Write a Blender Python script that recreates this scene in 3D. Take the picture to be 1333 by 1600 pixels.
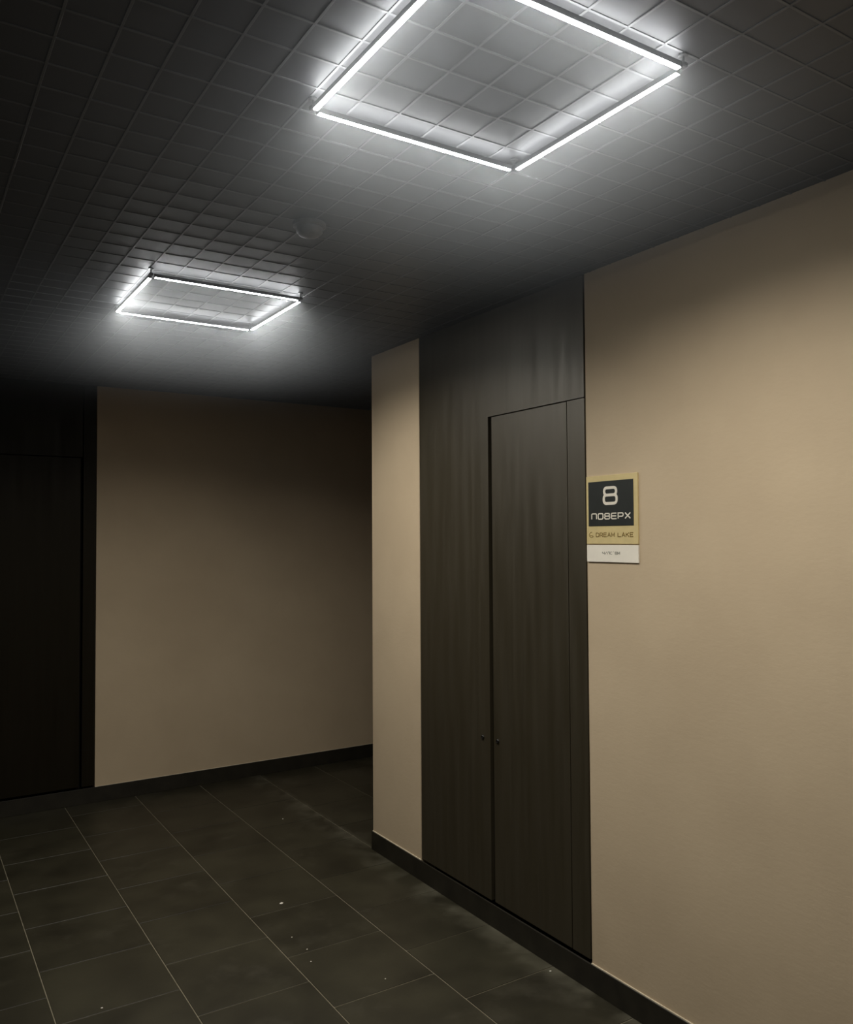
import bpy, bmesh, math, random
from mathutils import Vector, Matrix

# ------------------------------------------------------------------ scene, camera, world, exposure
sc = bpy.context.scene
C = sc.collection
for o in list(bpy.data.objects):
    bpy.data.objects.remove(o)

F_PX = 1302.1                      # focal length in pixels of the 1333x1600 frame
EYE = 1.60
cam_d = bpy.data.cameras.new('camera')
cam = bpy.data.objects.new('camera', cam_d)
C.objects.link(cam)
cam_d.sensor_fit = 'VERTICAL'
cam_d.sensor_height = 36.0
cam_d.lens = F_PX / 1600 * 36.0
cam_d.clip_start = 0.02
fw = Vector((0.53705021, 0.84296317, 0.0314669))
rt = Vector((0.84346455, -0.53715369, -0.00578511))
up = Vector((-0.01202593, -0.02964811, 0.99948805))
cam.matrix_world = Matrix(((rt.x, up.x, -fw.x, 0), (rt.y, up.y, -fw.y, 0),
                           (rt.z, up.z, -fw.z, EYE), (0, 0, 0, 1)))
sc.camera = cam

GLOW_HAZE = 0.175
world = bpy.data.worlds.new('world')
sc.world = world
world.use_nodes = True
world.node_tree.nodes['Background'].inputs['Color'].default_value = (0.0, 0.0, 0.0, 1)
world.node_tree.nodes['Background'].inputs['Strength'].default_value = 0.0

# haze layer added under the ceiling for the soft glow around the lamps
wn = world.node_tree
vs = wn.nodes.new('ShaderNodeVolumeScatter')
vs.inputs['Anisotropy'].default_value = 0.1
vs.inputs['Color'].default_value = (.74, .79, .84, 1)
geo = wn.nodes.new('ShaderNodeNewGeometry')
sep = wn.nodes.new('ShaderNodeSeparateXYZ')
mr = wn.nodes.new('ShaderNodeMapRange')
mr.inputs['From Min'].default_value = 2.20
mr.inputs['From Max'].default_value = 2.52
mr.inputs['To Min'].default_value = 0.0
mr.inputs['To Max'].default_value = GLOW_HAZE
wn.links.new(geo.outputs['Position'], sep.inputs[0])
wn.links.new(sep.outputs['Z'], mr.inputs['Value'])
wn.links.new(mr.outputs['Result'], vs.inputs['Density'])
world.cycles.volume_step_size = 0.6
world.node_tree.links.new(vs.outputs['Volume'], world.node_tree.nodes['World Output'].inputs['Volume'])

sc.cycles.max_bounces = 4
sc.view_settings.view_transform = 'Standard'
sc.view_settings.look = 'None'
sc.view_settings.gamma = 1.0
sc.view_settings.use_curve_mapping = False
sc.view_settings.exposure = 0.0
TUBE_STRENGTH = 70.0      # glow of the diffuser itself
BEAM_WATT = 5.3           # downward beam of one tube
UP_STRENGTH = 40.0  # upward glow added above the tubes to brighten the ceiling

random.seed(8)

# ------------------------------------------------------------------ dimensions (metres, camera above 0,0)
XW = 2.096          # face of the right wall
ZC = 2.553          # underside of the open grid ceiling
ZS = ZC + .002      # dark ceiling boards that carry the grid
YB = 5.432          # face of the far wall
YC = 3.818          # corner where the side corridor opens
XL, YR, XE = -1.165, -2.60, 4.40
BB = 0.093          # skirting height
DT = 2.107          # top of the cupboard doors

# ------------------------------------------------------------------ helpers
def add_box(bm, x0, x1, y0, y1, z0, z1, bevel=0.0):
    b = bmesh.new()
    bmesh.ops.create_cube(b, size=1)
    for v in b.verts:
        v.co = Vector((x0 + (v.co.x + .5) * (x1 - x0), y0 + (v.co.y + .5) * (y1 - y0), z0 + (v.co.z + .5) * (z1 - z0)))
    if bevel:
        bmesh.ops.bevel(b, geom=list(b.edges), offset=bevel, segments=1, affect='EDGES')
    m = bpy.data.meshes.new('tmp')
    b.to_mesh(m); b.free()
    bm.from_mesh(m)
    bpy.data.meshes.remove(m)

def add_lathe(bm, profile, n=32, mat=Matrix()):
    """profile: list of (radius, height); spun about local z, then moved by mat"""
    rings = []
    for r, z in profile:
        if r < 1e-6:
            rings.append([bm.verts.new(mat @ Vector((0, 0, z)))])
        else:
            rings.append([bm.verts.new(mat @ Vector((r * math.cos(2 * math.pi * i / n), r * math.sin(2 * math.pi * i / n), z))) for i in range(n)])
    for a, b in zip(rings[:-1], rings[1:]):
        for i in range(n):
            j = (i + 1) % n
            if len(a) == 1 and len(b) == 1:
                continue
            if len(a) == 1:
                bm.faces.new((a[0], b[i], b[j]))
            elif len(b) == 1:
                bm.faces.new((a[i], b[0], a[j]))
            else:
                bm.faces.new((a[i], b[i], b[j], a[j]))
    bmesh.ops.recalc_face_normals(bm, faces=bm.faces)

def obj(name, bm, mat, parent=None, smooth=False):
    me = bpy.data.meshes.new(name)
    bm.to_mesh(me); bm.free()
    me.materials.append(mat)
    if smooth:
        for p in me.polygons:
            p.use_smooth = True
    o = bpy.data.objects.new(name, me)
    C.objects.link(o)
    if parent:
        o.parent = parent
    return o

def box_obj(name, mat, dims, parent=None, bevel=0.0):
    bm = bmesh.new()
    add_box(bm, *dims, bevel=bevel)
    return obj(name, bm, mat, parent)

def struct(o):
    o['kind'] = 'structure'
    return o

def thing(name, label, cat, loc=(0, 0, 0), group=None):
    o = bpy.data.objects.new(name, None)
    o.empty_display_size = 0.1
    C.objects.link(o)
    o.location = loc
    o['label'] = label; o['category'] = cat
    if group:
        o['group'] = group
    return o

# ------------------------------------------------------------------ materials
def base_mat(name, col, rough=0.5, spec=0.5, metal=0.0):
    m = bpy.data.materials.new(name)
    m.use_nodes = True
    nt = m.node_tree
    b = nt.nodes['Principled BSDF']
    b.inputs['Base Color'].default_value = (*col, 1)
    b.inputs['Roughness'].default_value = rough
    b.inputs['Specular IOR Level'].default_value = spec
    b.inputs['Metallic'].default_value = metal
    return m, nt, b

def ramp(nt, fac, c0, c1, p0=0.0, p1=1.0):
    r = nt.nodes.new('ShaderNodeValToRGB')
    r.color_ramp.elements[0].position = p0; r.color_ramp.elements[0].color = (*c0, 1)
    r.color_ramp.elements[1].position = p1; r.color_ramp.elements[1].color = (*c1, 1)
    nt.links.new(fac, r.inputs['Fac'])
    return r

def noise(nt, scale, detail=4, rough=0.55, stretch=None, coord='Object'):
    tc = nt.nodes.new('ShaderNodeTexCoord')
    n = nt.nodes.new('ShaderNodeTexNoise')
    n.inputs['Scale'].default_value = scale
    n.inputs['Detail'].default_value = detail
    n.inputs['Roughness'].default_value = rough
    if stretch:
        mp = nt.nodes.new('ShaderNodeMapping')
        mp.inputs['Scale'].default_value = stretch
        nt.links.new(tc.outputs[coord], mp.inputs['Vector'])
        nt.links.new(mp.outputs['Vector'], n.inputs['Vector'])
    else:
        nt.links.new(tc.outputs[coord], n.inputs['Vector'])
    return n

def bump(nt, b, height, strength, dist):
    bp = nt.nodes.new('ShaderNodeBump')
    bp.inputs['Strength'].default_value = strength
    bp.inputs['Distance'].default_value = dist
    nt.links.new(height, bp.inputs['Height'])
    nt.links.new(bp.outputs['Normal'], b.inputs['Normal'])

def mat_plaster():
    m, nt, b = base_mat('beige plaster', (.5, .38, .24), 0.75, 0.25)
    n = noise(nt, 2.2, 5)
    r = ramp(nt, n.outputs['Fac'], (.505, .395, .262), (.56, .442, .295), .35, .65)
    nt.links.new(r.outputs['Color'], b.inputs['Base Color'])
    f = noise(nt, 38, 4, .6, (1, 1, 2.2))
    bump(nt, b, f.outputs['Fac'], .12, .004)
    return m

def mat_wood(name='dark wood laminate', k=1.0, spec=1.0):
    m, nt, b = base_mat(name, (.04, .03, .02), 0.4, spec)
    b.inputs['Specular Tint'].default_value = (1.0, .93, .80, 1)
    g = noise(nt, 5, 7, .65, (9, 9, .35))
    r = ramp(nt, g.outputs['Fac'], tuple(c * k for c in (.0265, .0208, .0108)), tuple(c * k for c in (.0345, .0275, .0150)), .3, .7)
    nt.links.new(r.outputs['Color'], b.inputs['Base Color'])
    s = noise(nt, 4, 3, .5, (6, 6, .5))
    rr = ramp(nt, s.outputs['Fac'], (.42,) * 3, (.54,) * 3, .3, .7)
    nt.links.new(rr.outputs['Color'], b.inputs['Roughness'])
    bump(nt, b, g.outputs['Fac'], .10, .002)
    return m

def mat_tile():
    m, nt, b = base_mat('charcoal porcelain tile', (.03, .027, .02), 0.45, 0.4)
    info = nt.nodes.new('ShaderNodeObjectInfo')
    tc = nt.nodes.new('ShaderNodeTexCoord')
    geo = nt.nodes.new('ShaderNodeNewGeometry')
    n = nt.nodes.new('ShaderNodeTexNoise')
    n.inputs['Scale'].default_value = 4.5; n.inputs['Detail'].default_value = 6
    nt.links.new(geo.outputs['Position'], n.inputs['Vector'])
    add = nt.nodes.new('ShaderNodeMath'); add.operation = 'MULTIPLY_ADD'
    nt.links.new(info.outputs['Random'], add.inputs[0])
    add.inputs[1].default_value = .16
    nt.links.new(n.outputs['Fac'], add.inputs[2])
    r = ramp(nt, add.outputs[0], (.019, .0163, .0092), (.040, .0355, .0210), .36, .80)
    # dry dust that has gathered in patches
    d = nt.nodes.new('ShaderNodeTexNoise')
    d.inputs['Scale'].default_value = 2.4; d.inputs['Detail'].default_value = 8; d.inputs['Roughness'].default_value = .7
    nt.links.new(geo.outputs['Position'], d.inputs['Vector'])
    dr = ramp(nt, d.outputs['Fac'], (0, 0, 0), (.35, .35, .35), .55, .78)
    mix = nt.nodes.new('ShaderNodeMixRGB')
    mix.inputs['Color2'].default_value = (.12, .11, .08, 1)
    nt.links.new(dr.outputs['Color'], mix.inputs['Fac'])
    nt.links.new(r.outputs['Color'], mix.inputs['Color1'])
    nt.links.new(mix.outputs['Color'], b.inputs['Base Color'])
    # pale building dust swept against the skirting of the right wall
    sx = nt.nodes.new('ShaderNodeSeparateXYZ')
    nt.links.new(geo.outputs['Position'], sx.inputs[0])
    m1 = nt.nodes.new('ShaderNodeMapRange')
    m1.inputs['From Min'].default_value = XW - .16; m1.inputs['From Max'].default_value = XW - .01
    nt.links.new(sx.outputs['X'], m1.inputs['Value'])
    m2 = nt.nodes.new('ShaderNodeMapRange')
    m2.inputs['From Min'].default_value = XW + .03; m2.inputs['From Max'].default_value = XW
    nt.links.new(sx.outputs['X'], m2.inputs['Value'])
    mu = nt.nodes.new('ShaderNodeMath'); mu.operation = 'MULTIPLY'
    nt.links.new(m1.outputs['Result'], mu.inputs[0]); nt.links.new(m2.outputs['Result'], mu.inputs[1])
    d2 = nt.nodes.new('ShaderNodeTexNoise')
    d2.inputs['Scale'].default_value = 7; d2.inputs['Detail'].default_value = 6
    nt.links.new(geo.outputs['Position'], d2.inputs['Vector'])
    r2 = ramp(nt, d2.outputs['Fac'], (0, 0, 0), (.75, .75, .75), .42, .70)
    mu2 = nt.nodes.new('ShaderNodeMath'); mu2.operation = 'MULTIPLY'
    nt.links.new(mu.outputs[0], mu2.inputs[0]); nt.links.new(r2.outputs['Color'], mu2.inputs[1])
    mix2 = nt.nodes.new('ShaderNodeMixRGB')
    mix2.inputs['Color2'].default_value = (.13, .12, .085, 1)
    nt.links.new(mu2.outputs[0], mix2.inputs['Fac'])
    nt.links.new(mix.outputs['Color'], mix2.inputs['Color1'])
    nt.links.new(mix2.outputs['Color'], b.inputs['Base Color'])
    f = nt.nodes.new('ShaderNodeTexNoise')
    f.inputs['Scale'].default_value = 60; f.inputs['Detail'].default_value = 4
    nt.links.new(geo.outputs['Position'], f.inputs['Vector'])
    bump(nt, b, f.outputs['Fac'], .12, .002)
    return m

def mat_simple(name, col, rough=.5, spec=.5, metal=0., var=.12, scale=30):
    m, nt, b = base_mat(name, col, rough, spec, metal)
    n = noise(nt, scale, 3)
    r = ramp(nt, n.outputs['Fac'], tuple(c * (1 - var) for c in col), tuple(c * (1 + var) for c in col), .3, .7)
    nt.links.new(r.outputs['Color'], b.inputs['Base Color'])
    return m

def mat_emit(name, col, strength):
    m = bpy.data.materials.new(name)
    m.use_nodes = True
    nt = m.node_tree
    nt.nodes.remove(nt.nodes['Principled BSDF'])
    e = nt.nodes.new('ShaderNodeEmission')
    e.inputs['Color'].default_value = (*col, 1)
    e.inputs['Strength'].default_value = strength
    nt.links.new(e.outputs[0], nt.nodes['Material Output'].inputs['Surface'])
    return m

M_PLASTER = mat_plaster()
M_WOOD = mat_wood()
M_WOODBLACK = mat_wood('near-black wood laminate', .38, .12)  # darker, less glossy version of the wood laminate
M_TILE = mat_tile()
M_GROUT = mat_simple('grout', (.20, .175, .12), .9, .2)
M_SKIRT = mat_simple('skirting', (.020, .017, .011), .5, .35, var=.25, scale=12)
M_BEAD = mat_simple('sealant', (.62, .54, .40), .6, .3)
M_SLAT = mat_simple('black painted metal', (.125, .125, .125), .5, .5, var=.06)
M_SLAB = mat_simple('black satin ceiling board', (.062, .062, .064), .5, .5, var=.04)
M_DARKWALL = mat_simple('gap shade board', (.012, .010, .008), .8, .1)  # near-black colour stands for the shade behind the panels
M_LED = mat_emit('led diffuser', (.97, .985, 1.0), TUBE_STRENGTH)
M_UPGLOW = mat_emit('added ceiling glow', (.95, .98, 1.0), UP_STRENGTH)  # unseen glow, added to throw light on the ceiling
M_ALU = mat_simple('black aluminium', (.05, .05, .05), .4, .5)
M_GOLD = mat_simple('brushed gold plate', (.70, .56, .27), .42, .5, .15, var=.05)
M_SIGN = mat_simple('charcoal sign face', (.028, .030, .027), .35, .5, var=.08)
M_LETTER = mat_simple('cream lettering', (.78, .72, .60), .5, .4, var=.03)
M_GOLDTXT = mat_simple('engraved brown lettering', (.20, .13, .035), .5, .3)
M_WHITE = mat_simple('white acrylic strip', (.84, .78, .66), .4, .5, var=.02)
M_GREYTXT = mat_simple('grey print', (.22, .21, .17), .6, .3)
M_LOCK = mat_simple('black lock', (.006, .005, .004), .35, .5)
M_DETECTOR = mat_simple('grey plastic', (.16, .16, .155), .45, .5)
M_CRUMB = mat_simple('plaster crumb', (.75, .70, .60), .9, .2)

# ------------------------------------------------------------------ the setting
# walls
bm = bmesh.new()
add_box(bm, XW, 2.30, YR, 2.216, 0, ZS)
add_box(bm, XW, 2.30, 3.350, YC, 0, ZS)
struct(obj('wall_right', bm, M_PLASTER))
struct(box_obj('wall_recess', M_DARKWALL, (2.17, 2.30, 2.216, 3.350, 0, ZS)))
struct(box_obj('wall_corridor', M_PLASTER, (2.30, XE, YC - .2, YC, 0, ZS)))
struct(box_obj('wall_back', M_PLASTER, (1.045, XE, YB, 5.60, 0, ZS)))
struct(box_obj('wall_back_recess', M_DARKWALL, (XL, 1.045, YB + .07, 5.60, 0, ZS)))
struct(box_obj('wall_left', M_WOOD, (XL - .15, XL, YR, 5.60, 0, ZS)))  # unseen wall, set back and clad dark to cut bounced light
struct(box_obj('wall_rear', M_WOOD, (XL - .15, 2.30, YR - .15, YR, 0, ZS)))  # unseen too, its dark cladding chosen to keep bounce low
struct(box_obj('wall_end', M_PLASTER, (XE, XE + .15, YC - .2, 5.60, 0, ZS)))

# floor: bedding with grout showing between single tiles
floor = struct(box_obj('floor', M_GROUT, (XL - .15, XE + .15, YR - .15, 5.60, -.12, -.0022)))
TX, TY, GAP = .408, .4013, .0042
X0, Y0 = .4672, 3.0216
tile_cache = {}
def tile(x0, x1, y0, y1):
    if x1 - x0 < .012 or y1 - y0 < .012:
        return
    w, d = round(x1 - x0, 3), round(y1 - y0, 3)
    if (w, d) not in tile_cache:
        bm = bmesh.new()
        add_box(bm, -w / 2, w / 2, -d / 2, d / 2, -.0022, 0, bevel=.0008)
        me = bpy.data.meshes.new('floor_tile')
        bm.to_mesh(me); bm.free(); me.materials.append(M_TILE)
        tile_cache[(w, d)] = me
    o = bpy.data.objects.new('floor_tile', tile_cache[(w, d)])
    o.location = ((x0 + x1) / 2, (y0 + y1) / 2, random.uniform(-.0003, .0003))
    C.objects.link(o)
    o.parent = floor
for k in range(-4, 11):
    xa, xb = X0 + k * TX + GAP / 2, X0 + (k + 1) * TX - GAP / 2
    off = Y0 - (.5 * TY if k % 2 else 0)
    ylo = YR if k < 4 else YC
    xa, xb = max(xa, XL), min(xb, XE)
    n = -30
    while off + n * TY < YB:
        ya, yb = off + n * TY + GAP / 2, off + (n + 1) * TY - GAP / 2
        n += 1
        ya, yb = max(ya, ylo), min(yb, YB)
        if yb > ya:
            tile(xa, xb, ya, yb)

# ceiling: dark satin boards with a square grid of shallow slats on them
ceiling = struct(box_obj('ceiling', M_SLAB, (XL - .15, XE + .15, YR - .15, 5.60, ZS, ZS + .1)))
SH, SW = .002, .006
slat_cache = {}
def slat(length, along_y, x, y):
    key = (round(length, 3), along_y)
    if key not in slat_cache:
        bm = bmesh.new()
        if along_y:
            add_box(bm, -SW / 2, SW / 2, 0, length, 0, SH, bevel=.0006)
        else:
            add_box(bm, 0, length, -SW / 2, SW / 2, 0, SH, bevel=.0006)
        me = bpy.data.meshes.new('ceiling_slat')
        bm.to_mesh(me); bm.free(); me.materials.append(M_SLAT)
        slat_cache[key] = me
    o = bpy.data.objects.new('ceiling_slat', slat_cache[key])
    o.location = (x, y, ZC)
    C.objects.link(o)
    o.parent = ceiling
x = .443 - 15 * .1003
while x < XE - .02:
    if x > XL + .02:
        y0 = YR if x < XW - .01 else YC
        slat(YB - y0, True, x, y0)
    x += .1003
y = .886 - 34 * .1
while y < YB - .02:
    slat((XW if y < YC + .01 else XE) - XL, False, XL, y)
    y += .1

# skirting with a pale bead of sealant where it meets the plaster
SK = .007
bm = bmesh.new()
add_box(bm, XW - SK, XW, YR, YC + SK, 0, BB, bevel=.001)
b1 = struct(obj('baseboard_right', bm, M_SKIRT))
bm = bmesh.new()
add_box(bm, XW - .0045, XW, YR, 2.216, BB, BB + .0035)
add_box(bm, XW - .0045, XW, 3.350, YC, BB, BB + .0035)
obj('sealant_bead', bm, M_BEAD, b1)
struct(box_obj('baseboard_corridor', M_SKIRT, (XW, XE, YC, YC + SK, 0, BB), bevel=.001))
b3 = struct(box_obj('baseboard_back', M_SKIRT, (XL, XE, YB - SK, YB, 0, BB), bevel=.001))
box_obj('sealant_bead', M_BEAD, (1.045, XE, YB - .004, YB, BB, BB + .003), b3)

# ------------------------------------------------------------------ cupboards of dark wood-grain laminate
def lock_part(parent, mat):
    """round cylinder lock with a flared rim and key slot, facing local -z of mat"""
    bm = bmesh.new()
    add_lathe(bm, [(.0, .0035), (.0035, .0035), (.004, .0055), (.0075, .005), (.0095, .002), (.0095, -.004)], 20, mat)
    return obj('lock', bm, M_LOCK, parent, True)

cup = thing('utility_cupboard', 'tall dark brown wood-grain utility cupboard beside the floor number sign', 'cupboard', (XW, 2.78, BB))
PZ0, PZ1 = BB + .010, ZC + .002
def part(name, y0, y1, z0, z1, dx=0.0, bevel=.0012):
    o = box_obj(name, M_WOOD, (dx, dx + .018, y0 - 2.78, y1 - 2.78, z0 - BB, z1 - BB), cup, bevel)
    return o
def surround():
    ys = [3.347, 2.806, 2.806, 2.225, 2.225, 3.347]
    zs = [PZ0, PZ0, DT + .0015, DT + .0015, PZ1, PZ1]
    bm = bmesh.new()
    f = bm.faces.new([bm.verts.new((0, y - 2.78, z - BB)) for y, z in zip(ys, zs)])
    ext = bmesh.ops.extrude_face_region(bm, geom=[f])
    for v in ext['geom']:
        if isinstance(v, bmesh.types.BMVert):
            v.co.x += .018
    bmesh.ops.recalc_face_normals(bm, faces=bm.faces)
    return obj('surround_panel', bm, M_WOOD, cup)
left = surround()
door = part('door', 2.3225, 2.785, PZ0, DT - .002, .002)
part('filler_panel', 2.226, 2.3175, PZ0, DT - .0015, .001)
# frame behind the panels, coloured near-black for the shade in the gaps
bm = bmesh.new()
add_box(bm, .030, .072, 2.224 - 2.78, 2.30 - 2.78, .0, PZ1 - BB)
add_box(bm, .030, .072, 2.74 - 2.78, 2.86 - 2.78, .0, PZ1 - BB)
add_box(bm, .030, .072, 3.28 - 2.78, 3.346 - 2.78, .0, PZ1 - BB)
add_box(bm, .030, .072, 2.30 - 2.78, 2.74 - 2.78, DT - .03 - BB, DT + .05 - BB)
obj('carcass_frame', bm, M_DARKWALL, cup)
RX = Matrix.Rotation(-math.pi / 2, 4, 'Y')      # local z -> -x
lock_part(left, Matrix.Translation((0, 2.858 - 2.78, .762 - BB)) @ RX)
lock_part(door, Matrix.Translation((.002, 2.757 - 2.78, .764 - BB)) @ RX)

cup2 = thing('utility_cupboard', 'near-black wood-grain utility cupboard in the far wall', 'cupboard', (.5, YB, BB))
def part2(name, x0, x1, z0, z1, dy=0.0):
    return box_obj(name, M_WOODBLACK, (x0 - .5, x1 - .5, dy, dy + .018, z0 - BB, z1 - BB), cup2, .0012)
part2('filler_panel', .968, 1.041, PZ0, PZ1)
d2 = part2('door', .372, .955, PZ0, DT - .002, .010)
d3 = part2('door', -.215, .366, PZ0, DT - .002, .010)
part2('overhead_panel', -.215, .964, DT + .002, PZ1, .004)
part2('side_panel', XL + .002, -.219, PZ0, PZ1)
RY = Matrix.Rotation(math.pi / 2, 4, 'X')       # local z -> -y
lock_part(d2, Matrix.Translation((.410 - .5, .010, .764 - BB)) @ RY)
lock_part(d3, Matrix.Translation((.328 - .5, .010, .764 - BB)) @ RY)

# ------------------------------------------------------------------ square lamps of four light tubes under the grid
TW, TS = .0105, .002          # width of the flat diffuser and height of its glowing flanks
ZT = ZC - .032               # underside of the tubes
def lamp(cx, cy, sx, sy, label):
    L = thing('ceiling_light', label, 'ceiling light', (cx, cy, ZT), 'square tube lights under the grid ceiling')
    hx, hy = sx / 2, sy / 2
    g = .013
    for ax, s in (('x', -1), ('x', 1), ('y', -1), ('y', 1)):
        ln = (hx if ax == 'x' else hy) - g
        off = s * (hy if ax == 'x' else hx)
        def bx(w, z0, z1, a0, a1, bm, bev=0.0):
            if ax == 'x':
                add_box(bm, a0, a1, off - w / 2, off + w / 2, z0, z1, bev)
            else:
                add_box(bm, off - w / 2, off + w / 2, a0, a1, z0, z1, bev)
        bm = bmesh.new(); bx(TW, 0, TS, -ln, ln, bm, .0015)
        t = obj('light_tube', bm, M_LED, L)
        bm = bmesh.new(); bx(TW - .001, TS, TS + .012, -ln, ln, bm)
        obj('tube_housing', bm, M_ALU, t)
        bm = bmesh.new()
        w2 = TW / 2 - .0027
        cs = [(-ln, off - w2), (ln, off - w2), (ln, off + w2), (-ln, off + w2)]
        bm.faces.new([bm.verts.new(((a, b) if ax == 'x' else (b, a)) + (TS + .01205,)) for a, b in (cs if ax == 'x' else cs[::-1])])
        obj('added_glow_strip', bm, M_UPGLOW, t)  # glowing strip added on top of the housing to light the ceiling
        ld = bpy.data.lights.new('tube_beam', 'AREA')
        ld.shape = 'RECTANGLE'
        ld.size, ld.size_y = (2 * ln, TW) if ax == 'x' else (TW, 2 * ln)
        ld.energy = BEAM_WATT
        ld.color = (1.0, .965, .89)
        ld.spread = math.radians(157)
        lo = bpy.data.objects.new('tube_beam', ld)
        C.objects.link(lo)
        lo.parent = t
        lo.location = ((0, off, -.001) if ax == 'x' else (off, 0, -.001))
        for e in (-1, 1):
            bm = bmesh.new()
            a = sorted((e * ln, e * (ln + .003)))
            bx(TW, 0, TS + .012, a[0], a[1], bm)
            obj('end_cap', bm, M_ALU, t)
    for ex in (-1, 1):
        for ey in (-1, 1):
            bm = bmesh.new()
            add_box(bm, ex * hx - .007, ex * hx + .007, ey * hy - .007, ey * hy + .007, .006, .016, .002)
            cc = obj('corner_connector', bm, M_ALU, L)
            bm = bmesh.new()
            add_lathe(bm, [(0, .016), (.0025, .016), (.0025, ZC - ZT - .004), (.010, ZC - ZT - .003), (.010, ZC - ZT), (0, ZC - ZT)], 12, Matrix.Translation((ex * hx, ey * hy, 0)))
            obj('hanging_rod', bm, M_ALU, cc)
    return L
K = (ZT - EYE) / (.9528)     # corners were traced on the grid plane; bring them to tube height
def lamp_from(x0, x1, y0, y1, label):
    lamp((x0 + x1) / 2 * K, (y0 + y1) / 2 * K, (x1 - x0) * K, (y1 - y0) * K, label)
lamp_from(.776, 1.348, 1.128, 1.682, 'glowing square light of four white tubes above the tall brown cupboard and sign')
lamp_from(.771, 1.359, 3.064, 3.620, 'glowing square light of four white tubes near the far beige wall')

# ------------------------------------------------------------------ smoke detector on the grid
det = thing('smoke_detector', 'small grey smoke detector under the dark grid between the two square lights', 'smoke detector', (1.045, 2.29, ZC))
bm = bmesh.new(); add_lathe(bm, [(0, 0), (.050, 0), (.050, -.010), (.046, -.014), (0, -.014)], 32); obj('base', bm, M_DETECTOR, det)
bm = bmesh.new(); add_lathe(bm, [(.040, -.014), (.040, -.026), (.030, -.036), (.016, -.040), (0, -.041)], 32); obj('sensor_head', bm, M_DETECTOR, det, True)

# ------------------------------------------------------------------ floor number sign
SY0, SY1 = 2.212, 1.967      # left and right edge as read (y falls to the reader's right)
SZ1, SZ0 = 1.816, 1.513
SWID, SHEI = SY0 - SY1, SZ1 - SZ0
sign = thing('floor_sign', 'gold and charcoal floor number sign reading 8 on the beige wall', 'sign', (XW, (SY0 + SY1) / 2, SZ0))
def sp(u, v, dx=0.0):        # u, v: fraction of the sign from its upper left, dx: out of the wall
    return Vector((-dx, SWID / 2 - u * SWID, SHEI * (1 - v)))
def plate(name, u0, u1, v0, v1, d0, d1, mat, parent=sign, bevel=.0006):
    a, b = sp(u0, v1, d1), sp(u1, v0, d0)
    return box_obj(name, mat, (a.x, b.x, b.y, a.y, a.z, b.z), parent, bevel)
plate('back_plate', 0, 1, 0, .790, 0, .006, M_GOLD)
face = plate('number_panel', .050, .925, .066, .582, .006, .008, M_SIGN, bevel=.0004)
strip = plate('name_strip', .0, 1, .803, 1, 0, .006, M_WHITE)

def ribbon(bm, pts, w, closed, to3, d0, d1):
    """flat stroke of width w along 2-D pts, given depth d0..d1"""
    n = len(pts)
    P = [Vector(p) for p in pts]
    lft, rgt = [], []
    for i in range(n):
        if closed:
            a, b = P[i - 1], P[(i + 1) % n]
            d1v, d2v = (P[i] - a).normalized(), (b - P[i]).normalized()
        else:
            d1v = (P[i] - P[i - 1]).normalized() if i else (P[1] - P[0]).normalized()
            d2v = (P[i + 1] - P[i]).normalized() if i < n - 1 else d1v
        t = (d1v + d2v)
        t = t.normalized() if t.length > 1e-6 else d1v
        nrm = Vector((-t.y, t.x))
        c = max(.5, abs(nrm.dot(Vector((-d1v.y, d1v.x)))))
        lft.append(P[i] + nrm * w / 2 / c); rgt.append(P[i] - nrm * w / 2 / c)
    V = [[bm.verts.new(to3(q, d)) for q in side] for side in (lft, rgt) for d in (d1, d0)]
    lt, lb, rtp, rb = V
    for i in range(n if closed else n - 1):
        j = (i + 1) % n
        bm.faces.new((lt[i], lt[j], rtp[j], rtp[i]))
        bm.faces.new((lb[i], lb[j], lt[j], lt[i]))
        bm.faces.new((rtp[i], rtp[j], rb[j], rb[i]))
    if not closed:
        for i in (0, n - 1):
            bm.faces.new((lt[i], rtp[i], rb[i], lb[i]))

def rrect(x0, x1, y0, y1, r, n=5):
    out = []
    for cx, cy, a in ((x1 - r, y1 - r, 0), (x0 + r, y1 - r, 90), (x0 + r, y0 + r, 180), (x1 - r, y0 + r, 270)):
        for i in range(n + 1):
            t = math.radians(a + 90 * i / n)
            out.append((cx + r * math.cos(t), cy + r * math.sin(t)))
    return out
def arc(cx, cy, rx, ry, a0, a1, n=6):
    return [(cx + rx * math.cos(math.radians(a0 + (a1 - a0) * i / n)), cy + ry * math.sin(math.radians(a0 + (a1 - a0) * i / n))) for i in range(n + 1)]

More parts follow.
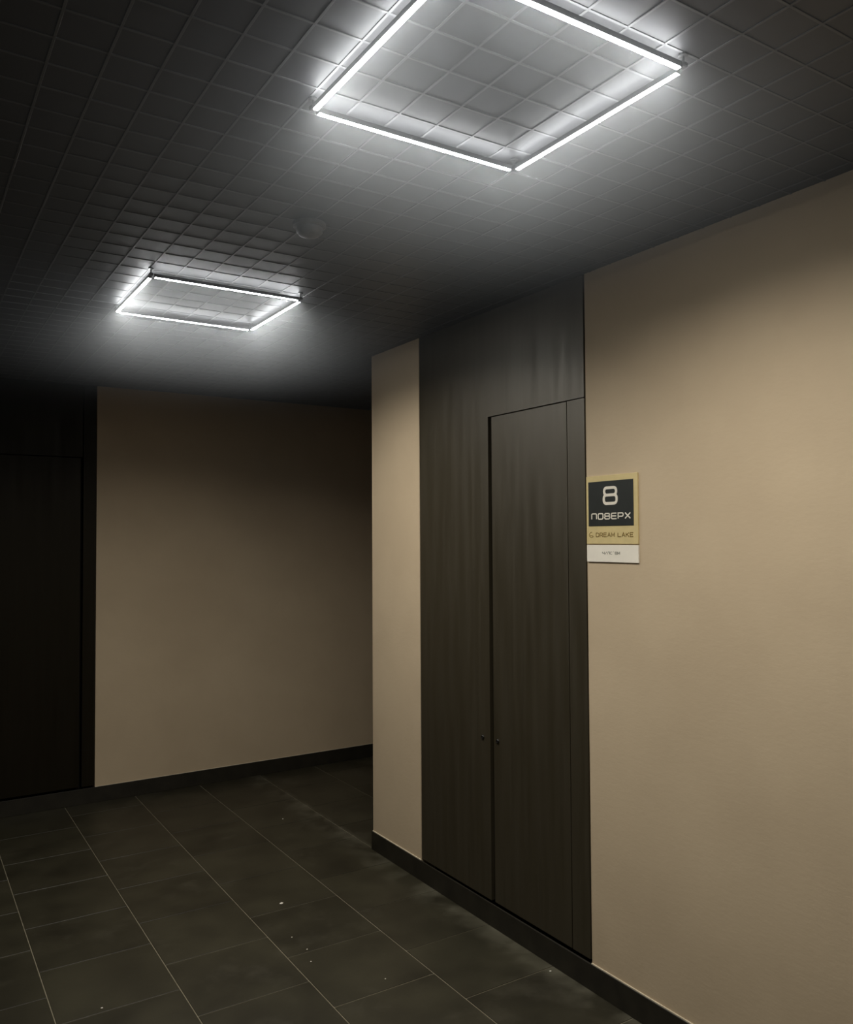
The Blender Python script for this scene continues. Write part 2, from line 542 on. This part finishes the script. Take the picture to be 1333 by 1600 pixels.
# glyphs in a unit box (x 0..1, y 0..1), square-shouldered like the sign
R2 = .22
G = {
 'П': [([(0, 0), (0, 1 - R2)] + arc(R2, 1 - R2, R2, R2, 180, 90)[1:] + arc(1 - R2, 1 - R2, R2, R2, 90, 0) + [(1, 0)], False)],
 'О': [(rrect(0, 1, 0, 1, .25), True)],
 'В': [(rrect(.03, .94, .5, 1, .2), True), (rrect(0, 1, 0, .5, .22), True)],
 'Е': [([(1, 1), (R2, 1)] + arc(R2, 1 - R2, R2, R2, 90, 180)[1:] + arc(R2, R2, R2, R2, 180, 270) + [(1, 0)], False), ([(0, .5), (.95, .5)], False)],
 'Р': [([(0, 0), (0, 1), (.75, 1)] + arc(.75, .7, .25, .3, 90, -90)[1:] + [(0, .4)], False)],
 'Х': [([(0, 0), (1, 1)], False), ([(0, 1), (1, 0)], False)],
 'D': [([(0, 0), (0, 1), (.6, 1)] + arc(.6, .6, .4, .4, 90, 0)[1:] + arc(.6, .4, .4, .4, 0, -90)[0:] + [(0, 0)], False)],
 'R': [([(0, 0), (0, 1), (.7, 1)] + arc(.7, .72, .28, .28, 90, -90)[1:] + [(0, .44)], False), ([(.5, .44), (1, 0)], False)],
 'E': [([(1, 1), (0, 1), (0, 0), (1, 0)], False), ([(0, .5), (.85, .5)], False)],
 'A': [([(0, 0), (.5, 1), (1, 0)], False), ([(.2, .35), (.8, .35)], False)],
 'M': [([(0, 0), (0, 1), (.5, .25), (1, 1), (1, 0)], False)],
 'L': [([(0, 1), (0, 0), (1, 0)], False)],
 'K': [([(0, 0), (0, 1)], False), ([(1, 1), (0, .45)], False), ([(.3, .6), (1, 0)], False)],
 'ч': [([(0, 1), (0, .6), (.2, .45), (1, .45)], False), ([(1, 1), (1, 0)], False)],
 '/': [([(0, 0), (1, 1)], False)],
 'л': [([(0, 0), (.4, 1), (1, 1), (1, 0)], False)],
 'с': [([(1, .9), (.6, 1), (.15, .8), (0, .5), (.15, .2), (.6, 0), (1, .1)], False)],
 '.': [([(.4, 0), (.6, .12)], False)],
 "'": [([(.5, 1.2), (.5, .9)], False)],
 'в': [(rrect(.0, .9, .5, 1, .2), True), (rrect(0, 1, 0, .5, .22), True)],
 'м': [([(0, 0), (0, 1), (.5, .25), (1, 1), (1, 0)], False)],
}
def lettering(name, text, u0, u1, v0, v1, stroke, mat, parent, d0, d1, gap=.28, space=.5):
    """write text into the box u0..u1, v0..v1 of the sign"""
    bm = bmesh.new()
    units = sum(space if c == ' ' else 1 for c in text) + gap * (len(text) - 1)
    cw = (u1 - u0) * SWID / units
    hgt = (v1 - v0) * SHEI
    x = u0 * SWID
    k = 0
    for c in text:
        if c == ' ':
            x += cw * (space + gap); continue
        for pts, cl in G[c]:
            q = [(x + px * cw, py * hgt) for px, py in pts]
            k += 1
            dd = d1 + .00003 * (k % 4)
            ribbon(bm, q, stroke, cl, lambda p, d: Vector((-d, SWID / 2 - p.x, SHEI * (1 - v1) + p.y)), d0, dd)
        x += cw * (1 + gap)
    bmesh.ops.recalc_face_normals(bm, faces=bm.faces)
    return obj(name, bm, mat, parent)

bm = bmesh.new()
def eight_to(p, d):
    return Vector((-d, SWID / 2 - p.x, SHEI - p.y))
ux0, ux1, vy0, vy1, st = .368 * SWID, .618 * SWID, .146 * SHEI, .326 * SHEI, .0100
vm = (vy0 + vy1) / 2 - .002
ribbon(bm, rrect(ux0 + .002, ux1 - .002, vy0, vm, .0115), st, True, eight_to, .008, .0092)
ribbon(bm, rrect(ux0, ux1, vm, vy1, .0115), st, True, eight_to, .008, .0093)
bmesh.ops.recalc_face_normals(bm, faces=bm.faces)
obj('digit_eight', bm, M_LETTER, face)
lettering('lettering', 'ПОВЕРХ', .120, .872, .440, .503, .0040, M_LETTER, face, .008, .0092, .36)
lettering('lettering', 'DREAM LAKE', .195, .912, .664, .708, .0026, M_GOLDTXT, sign, .006, .0066, .34, .5)
# small emblem beside the name: a ring over a wave
bm = bmesh.new()
em = lambda p, d: Vector((-d, SWID / 2 - p.x, SHEI - p.y))
eu, ev = .098 * SWID, .686 * SHEI
ribbon(bm, arc(eu, ev, .0095, .0095, 30, 290, 12), .0022, False, em, .006, .0066)
ribbon(bm, [(eu - .006, ev + .001), (eu - .002, ev + .004), (eu + .003, ev + .002), (eu + .010, ev + .006)], .0022, False, em, .006, .0067)
bmesh.ops.recalc_face_normals(bm, faces=bm.faces)
obj('emblem', bm, M_GOLDTXT, sign)
lettering('lettering', "ч/лс'вм", .315, .655, .880, .910, .0018, M_GREYTXT, strip, .006, .0065, .25)

# ------------------------------------------------------------------ crumbs of plaster on the tiles
def crumb(x, y, s, label, group=None):
    bm = bmesh.new()
    bmesh.ops.create_icosphere(bm, subdivisions=1, radius=1)
    for v in bm.verts:
        v.co = Vector((v.co.x * s * random.uniform(.8, 1.3), v.co.y * s * random.uniform(.6, 1.0), (v.co.z + .8) * s * .45 * random.uniform(.8, 1.1)))
    zmin = min(v.co.z for v in bm.verts)
    for v in bm.verts:
        v.co.z -= zmin
    o = obj('plaster_crumb', bm, M_CRUMB)
    o.location = (x, y, .0003)
    o['label'] = label; o['category'] = 'crumb'; o['group'] = 'crumbs on the floor tiles'
    return o
crumb(1.446, 3.471, .0085, 'brightest and largest white plaster crumb beside a tile joint')
for x, y, s in ((1.372, 3.038, .0035), (1.345, 2.944, .0028), (.614, 3.047, .004), (1.52, 2.682, .003), (1.362, 3.163, .003)):
    crumb(x, y, s, 'tiny pale plaster crumb lying on a dark floor tile')
crumb(1.886, 4.507, .004, 'pale plaster crumb on the dim tiles where the side corridor opens')
crumb(2.055, 2.395, .005, 'pale plaster crumb against the skirting below the brown cupboard')
